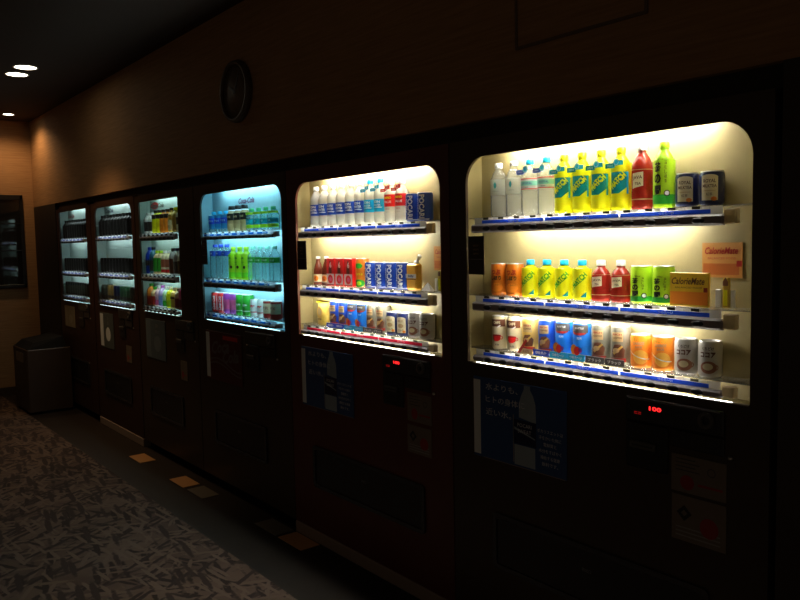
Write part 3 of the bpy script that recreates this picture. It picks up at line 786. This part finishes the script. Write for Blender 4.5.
cols12 = lambda a: [a+.0762*i for i in range(12)]
c6 = cols12(-2.022); c5 = cols12(-3.283); c4 = [-4.478+.0838*i for i in range(10)]
c3 = [-5.600+.0745*i for i in range(9)]; c2 = [-6.665+.0765*i for i in range(11)]; c1 = [-7.775+.0745*i for i in range(11)]
plinth_l = mat('kick_plate_grey', (.34, .26, .22), .5); plinth_d = mat('kick_plate_dark', (.05, .04, .035), .5)
NB = dict(base=(1.600, 1.312, 1.112), rb=(1.543, 1.254, 1.066))
M = {}
M[6] = machine(dict(x=(-2.238, -.985), win=(-2.150, -1.041), zt=1.823, zb=1.056, rad=.095, body=brown_body, case=case_cream, tube='warm', bright=True, cols=c6, strip=(FILM['blue'],)*3, lamp=(-1.95, -1.27),
    notice=(-2.140, -2.056, 1.388, 1.531), poster=poster_water(-2.117, -1.667, .700, 1.005), coin=(-1.43, -1.11), led='100', stickers=[(-1.274, -1.103, .770, .880, 0), (-1.272, -1.102, .625, .760, 1)], slot=(-2.0, -1.17), plinthm=plinth_l, **NB,
    label='nearest drink vending machine, dark brown, warm-lit window, at the right end of the row'))
M[5] = machine(dict(x=(-3.497, -2.244), win=(-3.409, -2.298), zt=1.818, zb=1.056, rad=.095, body=maroon_body, case=case_cream, tube='warm', bright=True, cols=c5, strip=(FILM['blue'], FILM['blue'], FILM['red']), lamp=(-3.32, -2.5),
    notice=(-3.404, -3.318, 1.386, 1.531), poster=poster_water(-3.386, -2.925, .700, 1.0), coin=(-2.69, -2.37), led='100', stickers=[(-2.525, -2.368, .763, .883, 0), (-2.528, -2.371, .628, .746, 1)], slot=(-3.277, -2.44), plinthm=plinth_l, **NB,
    label='maroon drink vending machine with red strip on bottom shelf, second from the right'))
M[4] = machine(dict(x=(-4.665, -3.503), win=(-4.576, -3.554), zt=1.831, zb=1.056, rad=.085, body=brown_body, case=case_aqua, tube='blue', bright=False, cols=c4, strip=(FILM['deep'],)*3, breaks=1, temps=8, base=(1.598, 1.318, 1.107), rb=(1.552, 1.262, 1.066),
    notice=(-4.572, -4.495, 1.40, 1.564), poster=poster_cola(-4.55, -4.06, .690, .992), coin=(-4.0, -3.66), stickers=None, slot=(-4.44, -3.81), plinthm=plinth_d, logo=logo_text(-4.11, 1.775, .20, C('logo_plum', .16, .02, .10)), plinth=False,
    label='drink vending machine with blue-lit rounded window, left of the maroon machine'))
M[3] = machine(dict(x=(-5.745, -4.675), win=(-5.668, -4.931), zt=1.843, zb=1.048, rad=0.004, body=brown_body, case=case_grey, tube='dim', bright=False, cols=c3, strip=(FILM['dark'],)*3, breaks=1, temps=8, base=(1.615, 1.324, 1.092), rb=(1.560, 1.270, 1.058),
    poster=poster_plain(-5.61, -5.235, .71, .995, mat('poster_slate', (.10, .14, .17), .5), mat('poster_mist', (.16, .21, .24), .5), ('夏の', '冷たい')), coin=(-5.03, -4.74), stickers=[(-4.98, -4.87, .62, .75, 0)], slot=(-5.55, -4.98), plinthm=plinth_d, plinth=False, logo=logo_text(-5.52, 1.815, .26, dgray, red),
    label='drink vending machine with square window of brightly coloured bottles, left of the blue-lit one'))
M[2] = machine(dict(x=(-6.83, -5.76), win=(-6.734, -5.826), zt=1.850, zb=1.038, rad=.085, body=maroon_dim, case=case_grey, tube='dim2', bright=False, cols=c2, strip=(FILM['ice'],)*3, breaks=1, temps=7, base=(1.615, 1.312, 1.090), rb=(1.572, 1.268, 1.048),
    poster=poster_plain(-6.70, -6.36, .685, .978, mat('poster_grey', (.10, .12, .12), .5), mat('poster_pale_edge', (.9, .97, .97), .4), ('冷', '温')), coin=(-6.2, -5.9), stickers=[(-6.07, -5.95, .62, .75, 0)], slot=(-6.62, -6.0), plinthm=plinth_l, logo=logo_text(-6.60, 1.825, .20, navy),
    label='drink vending machine with rounded window of black stock, second from the left end'))
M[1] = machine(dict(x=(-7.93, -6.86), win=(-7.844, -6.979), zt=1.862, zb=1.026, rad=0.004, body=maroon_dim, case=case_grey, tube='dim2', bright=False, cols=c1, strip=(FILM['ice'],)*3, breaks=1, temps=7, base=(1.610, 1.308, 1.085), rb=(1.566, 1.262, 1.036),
    poster=poster_plain(-7.785, -7.46, .78, .978, mat('poster_beige', (.34, .28, .18), .5), mat('poster_beige_light', (.42, .36, .25), .5), ('お茶',)), coin=(-7.3, -7.0), stickers=None, slot=(-7.7, -7.1), plinthm=plinth_d, plinth=False, logo=logo_text(-7.73, 1.822, .20, dred),
    label='farthest drink vending machine with square window, at the left end beside the bin'))

# ------------------------------------------------------------------ stock
ORD = {1: ('',), 2: ('left one', 'right one'), 3: ('leftmost', 'middle one', 'rightmost'), 4: ('leftmost of four', 'second of four', 'third of four', 'rightmost of four'),
       5: ('leftmost of five', 'second of five', 'middle of five', 'fourth of five', 'rightmost of five'), 6: ('leftmost of six', 'second of six', 'third of six', 'fourth of six', 'fifth of six', 'rightmost of six'),
       11: tuple(('leftmost', 'second', 'third', 'fourth', 'fifth', 'middle', 'seventh', 'eighth', 'ninth', 'tenth', 'rightmost')[i]+' of eleven' for i in range(11))}
WHERE = {6: 'nearest machine', 5: 'second-nearest machine', 4: 'blue-lit machine', 3: 'third-farthest machine', 2: 'second-farthest machine', 1: 'farthest machine'}
ROWN = ('top', 'middle', 'bottom')
def stock(mi, row, base, cols, items, y=.048):
    """items: (kind, first column, count, description, category)"""
    for kind, c0, n, desc, cat in items:
        for i in range(n):
            o_ = ORD[n][i]
            lab = desc+(', '+o_ if o_ else '')+', '+ROWN[row]+' shelf, '+WHERE[mi]
            x = cols[c0+i] if isinstance(c0, int) else c0+i*(cols[1]-cols[0])
            put(kind, x, .028 if kind == 'box' else y, base, lab, cat, ('%s %ss on the %s shelf of the %s' % (desc.split(' with')[0].split(',')[0], '', ROWN[row], WHERE[mi])).replace(' ss', 's').replace('  ', ' ') if n > 1 else None)
b6 = NB['base']
stock(6, 0, b6[0], c6, [('water', 0, 2, 'clear water bottle with white cap', 'bottle'), ('crystal', 2, 2, 'clear water bottle with blue cap', 'bottle'), ('match_big', 4, 4, 'tall yellow bottle with teal panel', 'bottle'),
    ('java_big', 8, 1, 'tall dark red tea bottle with cream label', 'bottle'), ('cha_big', 9, 1, 'tall green tea bottle with black characters', 'bottle'), ('royal', 10, 2, 'navy can with cream label', 'can')])
stock(6, 1, b6[1], c6, [('orange_can', 0, 2, 'orange can with dark lettering', 'can'), ('match_small', 2, 4, 'small yellow bottle with blue cap', 'bottle'), ('java_small', 6, 2, 'small red tea bottle with white cap', 'bottle'),
    ('cha_can', 8, 2, 'green tea can with black characters', 'can'), ('box', -1.238, 1, 'flat yellow snack box with brown script', 'box')])
stock(6, 2, b6[2], c6, [('cup_can', 0, 2, 'cream coffee can with red cup', 'can'), ('gold_can', 2, 1, 'gold coffee can behind a tan card', 'can'), ('figure_blue', 3, 1, 'dark blue coffee can behind a blue card', 'can'),
    ('fruit_blue', 4, 2, 'bright blue can with fruit card', 'can'), ('figure_grey', 6, 2, 'grey coffee can with black card', 'can'), ('carrot', 8, 2, 'orange juice can with white swoosh', 'can'), ('cocoa', 10, 2, 'pale grey cocoa can with brown cup', 'can')])
put('gauge', -1.138, .05, b6[1], 'mustard display stick with dark arrow tip, right end of middle shelf, nearest machine', 'display stick')
put('card', -1.171, .0825, 1.395, 'orange advert card with red script fixed above middle shelf, nearest machine', 'card')
stock(5, 0, b6[0], c5, [('ion', 0, 6, 'milky bottle with dark blue label', 'bottle'), ('ion_sky', 6, 2, 'milky bottle with sky blue label', 'bottle'), ('red_label', 8, 2, 'milky bottle with red label', 'bottle'), ('pocari', 10, 2, 'blue can with sideways white lettering', 'can')])
stock(5, 1, b6[1], c5, [('vitamin', 0, 2, 'brown glass bottle with white cap', 'bottle'), ('carton', 2, 3, 'red drink carton with dark bottle picture', 'carton'), ('fruit_can', 5, 1, 'orange and green fruit can', 'can'),
    ('pocari', 6, 4, 'blue can with sideways white lettering', 'can'), ('spout', -2.525, 1, 'orange jelly pouch with slanted white spout', 'pouch')])
stock(5, 2, b6[2], c5, [('goldpouch', -3.245, 1, 'wide gold foil pouch', 'pouch'), ('figure_blue', 2, 2, 'dark blue coffee can behind blue card', 'can'), ('fruit_blue', 4, 2, 'bright blue can with fruit card', 'can'),
    ('figure_grey', 6, 2, 'grey coffee can with black card', 'can'), ('navy_milk', 8, 2, 'navy can with cream label', 'can'), ('cocoa', 10, 2, 'pale grey cocoa can with brown cup', 'can')])
put('card', -2.375, .0825, 1.395, 'orange advert card with red script fixed above middle shelf, second-nearest machine', 'card')
put('gauge', -2.36, .05, b6[1], 'mustard display stick with dark arrow tip, right end of middle shelf, second-nearest machine', 'display stick')
put('leaflet', -2.44, .05, b6[1], 'small folded white leaflet beside the jelly pouch, second-nearest machine', 'leaflet')
b4 = (1.598, 1.318, 1.107)
stock(4, 0, b4[0], c4, [('b_blue', 0, 3, 'short bottle with blue label', 'bottle'), ('b_dark', 3, 3, 'black-topped coffee bottle with tan base', 'bottle'), ('b_teal', 6, 4, 'pale bottle with teal band and lime foot', 'bottle')])
stock(4, 1, b4[1], c4, [('b_bluebig', 0, 3, 'tall clear bottle with dark blue label', 'bottle'), ('b_lime', 3, 3, 'lime green tea bottle', 'bottle'), ('b_iro', 6, 4, 'tall clear bottle with narrow green label', 'bottle')])
stock(4, 2, b4[2], c4, [('c_red', 0, 2, 'red can with white lettering', 'can'), ('c_purple', 2, 2, 'purple and pink can', 'can'), ('c_green', 4, 2, 'plain green can', 'can'), ('c_white', 6, 2, 'slim white can with red mark', 'can'), ('c_beige', 8, 2, 'dark red can with beige band', 'can')])

# far machines: each bottle or can one small mesh
def mini(kind, R, H, body, lab, cap=None, lz=(.2, .6), lab2=None):
    k = (kind, R, H, body.name, lab.name, cap.name if cap else '', lz)
    if k in PROTO: o = PROTO[k].copy(); COL.objects.link(o); return o
    b = MB()
    if kind == 'bottle':
        b.lathe(pet_profile(R, H), body, 16); b.lathe([(R+.0006, H*lz[0]), (R+.0006, H*lz[1])], lab, 16, cap=False)
        b.lathe([(.0145, H-.018), (.0145, H)], cap or lab, 12)
        if lab2: b.lathe([(R+.001, H*.08), (R+.001, H*.2)], lab2, 16, cap=False)
    else:
        b.lathe(can_profile(R, H), body, 16); b.lathe([(R+.0004, H*lz[0]), (R+.0004, H*lz[1])], lab, 16, cap=False)
        if lab2: b.lathe([(R+.001, H*.08), (R+.001, H*.2)], lab2, 16, cap=False)
    o = b.build('drink_'+kind); PROTO[k] = o; return o
def far(mi, row, base, x, o, label, group=None):
    o.location = (x, .048, base); tag(o, label, o.name.split('.')[0].split('_')[1], group)
b3 = (1.615, 1.324, 1.092)
W3 = ', third-farthest machine'
row = [('bottle', .032, .15, wht, dgray, white, (.1, .55), 'white bottle with dark label, left of pair'), ('bottle', .032, .15, wht, dgray, white, (.1, .55), 'white bottle with dark label, right of pair')] + \
      [('bottle', .030, .16, yel if i < 2 else org, black, black, (.62, .8), '%s bottle with black neck, %s' % ('yellow' if i < 2 else 'orange', 'left of pair' if i % 2 == 0 else 'right of pair')) for i in range(4)] + \
      [('bottle', .028, .165, gold, cream, black, (.1, .5), 'slim gold bottle with cream label and black cap'), ('bottle', .03, .165, gold, gold, yel, (.2, .6), 'plain gold bottle with yellow cap'), ('bottle', .03, .16, cream, dgray, black, (.3, .6), 'cream bottle with black cap at right end')]
for i, (k, R, H, a, l, cp, lz, d) in enumerate(row): far(3, 0, b3[0], c3[i], mini(k, R, H, a, l, cp, lz), d+', top shelf'+W3)
row = [('bottle', .033, .19, blu, dgray, blu, (.3, .5), 'dark blue bottle with dark band at left end'), ('bottle', .032, .19, C('steel_blue', .02, .12, .2), dgray, black, (.1, .5), 'steel blue bottle with dark label'),
       ('bottle', .033, .165, tan, grn, lime, (.1, .68), 'green-wrapped bottle with tan shoulder, left of pair'), ('bottle', .033, .165, tan, grn, lime, (.1, .68), 'green-wrapped bottle with tan shoulder, right of pair'),
       ('bottle', .033, .165, cream, C('brick', .5, .15, .08), white, (.3, .62), 'cream bottle with brick red label, left of pair'), ('bottle', .033, .165, cream, C('brick', .5, .15, .08), white, (.3, .62), 'cream bottle with brick red label, right of pair'),
       ('bottle', .031, .18, gray, brown, black, (.05, .6), 'grey bottle with brown label and black cap'), ('bottle', .031, .18, silver, dgray, navy, (.05, .5), 'silver bottle with dark label and navy cap'), ('bottle', .031, .17, cream, brown, navy, (.05, .55), 'cream bottle with brown label at right end')]
for i, (k, R, H, a, l, cp, lz, d) in enumerate(row): far(3, 1, b3[1], c3[i], mini(k, R, H, a, l, cp, lz, red if i in (4, 5) else None), d+', middle shelf'+W3)
row = [('bottle', .034, .155, org, dred, grn, (.05, .42), 'orange bottle with dark red foot and green cap'), ('bottle', .033, .135, tan, dred, grn, (.05, .5), 'tan bottle with dark red label'), ('bottle', .03, .145, C('pale_pink', .8, .5, .55), pink, wht, (.05, .3), 'pale pink bottle with bright pink foot'),
       ('bottle', .032, .15, C('lilac', .6, .45, .8), C('periwinkle', .2, .3, .7), purple, (.05, .5), 'lilac bottle with purple cap'), ('bottle', .032, .145, C('pale_green', .55, .8, .6), grn, wht, (.05, .3), 'pale green bottle with green foot'),
       ('bottle', .032, .145, yel, lime, cream, (.05, .35), 'yellow bottle with lime foot'), ('bottle', .032, .14, gold, brown, tan, (.45, .55), 'gold bottle with brown band'), ('bottle', .032, .14, tan, maroon, tan, (.05, .5), 'tan bottle with maroon label'), ('can', .032, .13, pink, maroon, None, (.1, .5), 'pink can with maroon label')]
for i, (k, R, H, a, l, cp, lz, d) in enumerate(row): far(3, 2, b3[2], c3[i], mini(k, R, H, a, l, cp, lz), d+', bottom shelf'+W3)
dk = mat('black_glass_bottle', (.018, .016, .015), .3); dl = mat('charcoal_label', (.035, .03, .028), .5); dk2 = mat('olive_can', (.05, .06, .045), .4)
for mi, cols, base in ((2, c2, (1.615, 1.312, 1.090)), (1, c1, (1.610, 1.308, 1.085))):
    for r_ in range(3):
        for i, x in enumerate(cols):
            H = (.170, .120, .118)[r_]
            if r_ == 2 and mi == 2:
                a = [dk2, dk2, mat('amber_can', (.30, .18, .05), .4), mat('amber_can', (.30, .18, .05), .4), navy, navy, mat('deep_green_can', (.03, .12, .05), .4), mat('deep_green_can', (.03, .12, .05), .4), mat('deep_green_can', (.03, .12, .05), .4), dk2, dk2][i]
                cn = ['olive', 'olive', 'amber', 'amber', 'navy', 'navy', 'deep green', 'deep green', 'deep green', 'olive', 'olive'][i]
                o = mini('can', .034, H, a, dl, None, (.1, .3)); d = cn+' can with dark foot'
            elif r_ == 0: o = mini('bottle', .034, H, dk, dl, dk, (.15, .7)); d = 'black bottle'
            else: o = mini('can', .034, H, dk, dl if r_ == 1 else dk2, None, (.15, .8)); d = 'black can' if r_ == 1 else 'black can with olive label'
            far(mi, r_, base[r_], x, o, d+', '+ORD[11][i]+', '+ROWN[r_]+' shelf, '+WHERE[mi], 'dark drinks on the %s shelf of the %s' % (ROWN[r_], WHERE[mi]))

# ------------------------------------------------------------------ the room
wallm = wall_mat('wood_grain_wallpaper', (.34, .18, .075), (.48, .27, .12))
FX = -8.80; CZ = 2.84; ZA = 1.955; RX = 1.6
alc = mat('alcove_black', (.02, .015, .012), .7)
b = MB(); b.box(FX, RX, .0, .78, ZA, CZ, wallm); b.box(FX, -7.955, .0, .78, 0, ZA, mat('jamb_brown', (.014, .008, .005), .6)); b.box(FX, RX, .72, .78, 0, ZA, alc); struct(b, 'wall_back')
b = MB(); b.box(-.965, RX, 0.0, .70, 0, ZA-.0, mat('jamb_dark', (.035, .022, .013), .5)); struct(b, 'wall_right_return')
b = MB(); b.box(-7.955, -.965, .035, .09, 1.892, ZA, alc); struct(b, 'trim_1')  # near-black strip in the gap above the machines, its shade put into the colour
b = MB(); b.box(FX-.1, FX, -4.5, .78, 0, CZ, wallm); struct(b, 'wall_far')
b = MB(); b.box(FX-.1, RX, -4.5, .78, CZ, CZ+.08, mat('ceiling_dark', (.05, .028, .019), .9)); struct(b, 'ceiling')
b = MB(); b.box(FX-.1, RX, -4.5, .78, -.08, 0, mat('dark_floor_tile', (.022, .014, .009), .6, 0, .2, 6, 0, .2)); struct(b, 'floor')
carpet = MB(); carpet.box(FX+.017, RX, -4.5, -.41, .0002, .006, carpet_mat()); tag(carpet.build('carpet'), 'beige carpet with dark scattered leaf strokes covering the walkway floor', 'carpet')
b = MB(); b.box(FX+.0005, FX+.016, -4.5, -.001, .0, .09, mat('skirting_brown', (.06, .035, .02), .5)); struct(b, 'baseboard_far')

# access hatch outline on the wall
b = MB(); plate_with_hole(b, rounded_loop(-1.885, -1.36, 2.165, 2.80, .004, .004), rounded_loop(-1.875, -1.37, 2.175, 2.79, .003, .003), -.006, -.0003, mat('hatch_frame', (.16, .10, .06), .5))
hat = empty('access_panel', (-1.62, 0, 2.165)); o = b.build('panel_frame', hat); o.location = (1.62, 0, -2.165)
b = MB(); b.box(-1.875, -1.37, -.002, -.0004, 2.175, 2.79, wallm); o = b.build('panel_board', hat); o.location = (1.62, 0, -2.165)
tag(hat, 'square access panel in the wall above the nearest machine', 'access panel')

# clock
ck = tag(empty('wall_clock', (-3.99, -.001, 2.368)), 'round dim wall clock with dark rim, high above the blue-lit machine', 'clock')
rim = MB(); rim.lathe([(.168, 0), (.172, .015), (.164, .036), (.147, .036), (.145, .024)], mat('clock_rim', (.09, .055, .03), .4), 40, cap=False); o = rim.build('clock_rim', ck); o.rotation_euler = (PI/2, 0, 0)
fc = MB(); fc.lathe([(.0, .0), (.145, .0), (.145, .022), (0, .022)], mat('clock_face', (.17, .12, .075), .5), 40, cap=False); o = fc.build('clock_face', ck); o.rotation_euler = (PI/2, 0, 0)
mk = MB()
for h in range(12):
    a = h*PI/6; W = flat(-.0225); mk.text(W, str(12 if h == 0 else h), .12*math.sin(a), .12*math.cos(a), .019, dgray, .0006)
mk.build('clock_numerals', ck)
for nm, a, L_, w_ in (('hour_hand', -1.1, .07, .005), ('minute_hand', .55, .105, .0035)):
    h = MB(); h.box(-w_, w_, -.026, -.0245, -.015, L_, black); o = h.build(nm, ck); o.rotation_euler = (0, a, 0)

# framed mirror-like glass on the far wall
fr = tag(empty('framed_glass_panel', (FX, -.4, 1.115)), 'dark glass panel in a black frame on the far wall', 'framed glass')
y0, y1 = -1.2, -.108; z0, z1 = 1.12, 2.08
g = MB(); g.box(FX+.010, FX+.014, y0+.03, y1-.03, z0+.03, z1-.03, mat('dark_mirror_glass', (.11, .11, .11), .04, .9, .02)); o = g.build('glass', fr); o.location = (-FX, .4, -1.115)
g = MB(); fm = mat('black_frame', (.012, .010, .009), .4)
for (a, b_, c_, d_) in ((y0, y1, z0, z0+.035), (y0, y1, z1-.05, z1), (y0, y0+.03, z0, z1), (y1-.03, y1, z0, z1)): g.box(FX+.001, FX+.03, a, b_, c_, d_, fm, .003)
g.box(FX+.014, FX+.02, y0, y1, 1.50, 1.515, fm); g.box(FX+.014, FX+.02, y0, y1, 1.78, 1.792, fm)
o = g.build('frame', fr); o.location = (-FX, .4, -1.115)

lidm = mat('matt_black_lid', (.008, .007, .006), .9, 0, .1, 20, 0, .15)
# waste bin
bn = tag(empty('waste_bin', (-7.85, -.225, 0)), 'brown waste bin cabinet with black slanted lid beside the farthest machine', 'bin')
g = MB(); g.box(-.28, .28, -.18, .20, .02, .60, mat('bin_wood', (.04, .024, .015), .5, 0, .2, 8), .006); g.box(-.26, .26, -.06, .18, 0, .02, black); g.build('bin_body', bn)
g = MB(); g.add([(-.27, -.17, .60), (.27, -.17, .60), (.27, .17, .60), (-.27, .17, .60), (-.22, -.11, .66), (.22, -.11, .66), (.22, .15, .70), (-.22, .15, .70)], [(0, 1, 5, 4), (1, 2, 6, 5), (2, 3, 7, 6), (3, 0, 4, 7), (4, 5, 6, 7)], lidm); g.box(-.27, .27, -.17, .19, .60, .606, lidm); g.build('bin_lid', bn)
g = MB(); g.box(-.15, .15, -.004, 0, 0, .09, offblack, .002); o = g.build('bin_flap', bn); o.location = (0, -.18, .47)

# tan floor plates
tanp = mat('tan_floor_plate', (.60, .30, .10), .5); greyp = mat('grey_floor_plate', (.14, .12, .09), .5)
for x, y, m_, lb in ((-3.36, -.068, tanp, 'tan floor plate in front of the maroon machine, nearest of the tan ones'), (-3.62, -.068, greyp, 'grey floor plate in front of the gap between maroon and blue-lit machines'),
                     (-4.43, -.115, greyp, 'grey floor plate in front of the blue-lit machine'), (-4.71, -.118, tanp, 'tan floor plate touching the farther grey plate, below the blue-lit machine'), (-5.45, -.13, tanp, 'single tan floor plate in front of the square-windowed bottle machine')):
    g = MB(); g.box(-.115, .115, -.056, .056, 0, .004, m_, .001); o = g.build('floor_plate', None, (x, y, .0002)); tag(o, lb, 'floor plate', 'flat plates on the dark floor strip')

# downlights
def downlight(x, y, r, p, size, label, blend=.55):
    o = tag(empty('ceiling_downlight', (x, y, CZ)), label, 'ceiling light', 'round ceiling downlights')
    g = MB(); g.lathe([(r*1.18, -.001), (r*1.16, -.006), (r, -.006), (r, -.0015)], mat('downlight_trim', (.25, .22, .18), .4), 28, cap=False); g.build('trim_ring', o)
    g = MB(); g.disc(lambda u, v, e=0: (u, v, -.003), 0, 0, r, r, emis('downlight_lens', (1., .88, .68), 9.), 28); g.build('lens', o)
    ld = bpy.data.lights.new('downlight_lamp', 'SPOT'); ld.energy = p; ld.color = (1., .62, .30); ld.spot_size = size; ld.spot_blend = blend; ld.shadow_soft_size = r*.8
    l = bpy.data.objects.new('downlight_lamp', ld); COL.objects.link(l); l.parent = o; l.location = (0, 0, -.012)
    return o
downlight(-6.45, -.60, .075, 22., math.radians(90), 'bright round ceiling downlight, left one of the close pair')
downlight(-6.17, -.60, .075, 22., math.radians(90), 'bright round ceiling downlight, right one of the close pair')
downlight(-8.37, -.28, .05, 19., math.radians(150), 'small bright ceiling downlight close to the far wall', .7)

# ------------------------------------------------------------------ world and camera
w = bpy.data.worlds.new('dim_lobby'); S.world = w; w.use_nodes = True
bg = w.node_tree.nodes['Background']; bg.inputs['Color'].default_value = (1., .74, .48, 1); bg.inputs['Strength'].default_value = .036
cd = bpy.data.cameras.new('camera'); co = bpy.data.objects.new('camera', cd); COL.objects.link(co)
f, yaw, pit, rol = 771., math.radians(52.05), math.radians(4.30), math.radians(-1.16)
cd.sensor_width = 36; cd.lens = f/800*36; cd.clip_start = .02
fw = Vector((-math.sin(yaw)*math.cos(pit), math.cos(yaw)*math.cos(pit), -math.sin(pit))); rr = Vector((math.cos(yaw), math.sin(yaw), 0)); uu = rr.cross(fw)
r2 = math.cos(rol)*rr+math.sin(rol)*uu; u2 = -math.sin(rol)*rr+math.cos(rol)*uu
Mx = Matrix((r2, u2, -fw)).transposed().to_4x4(); Mx.translation = Vector((0, -2., 1.515)); co.matrix_world = Mx
S.camera = co
S.view_settings.view_transform = 'Standard'; S.view_settings.look = 'None'; S.view_settings.exposure = 0; S.view_settings.gamma = 1; S.view_settings.use_curve_mapping = False
S.cycles.max_bounces = 8; S.cycles.transparent_max_bounces = 24; S.cycles.sample_clamp_indirect = 4
S.cycles.use_denoising = True
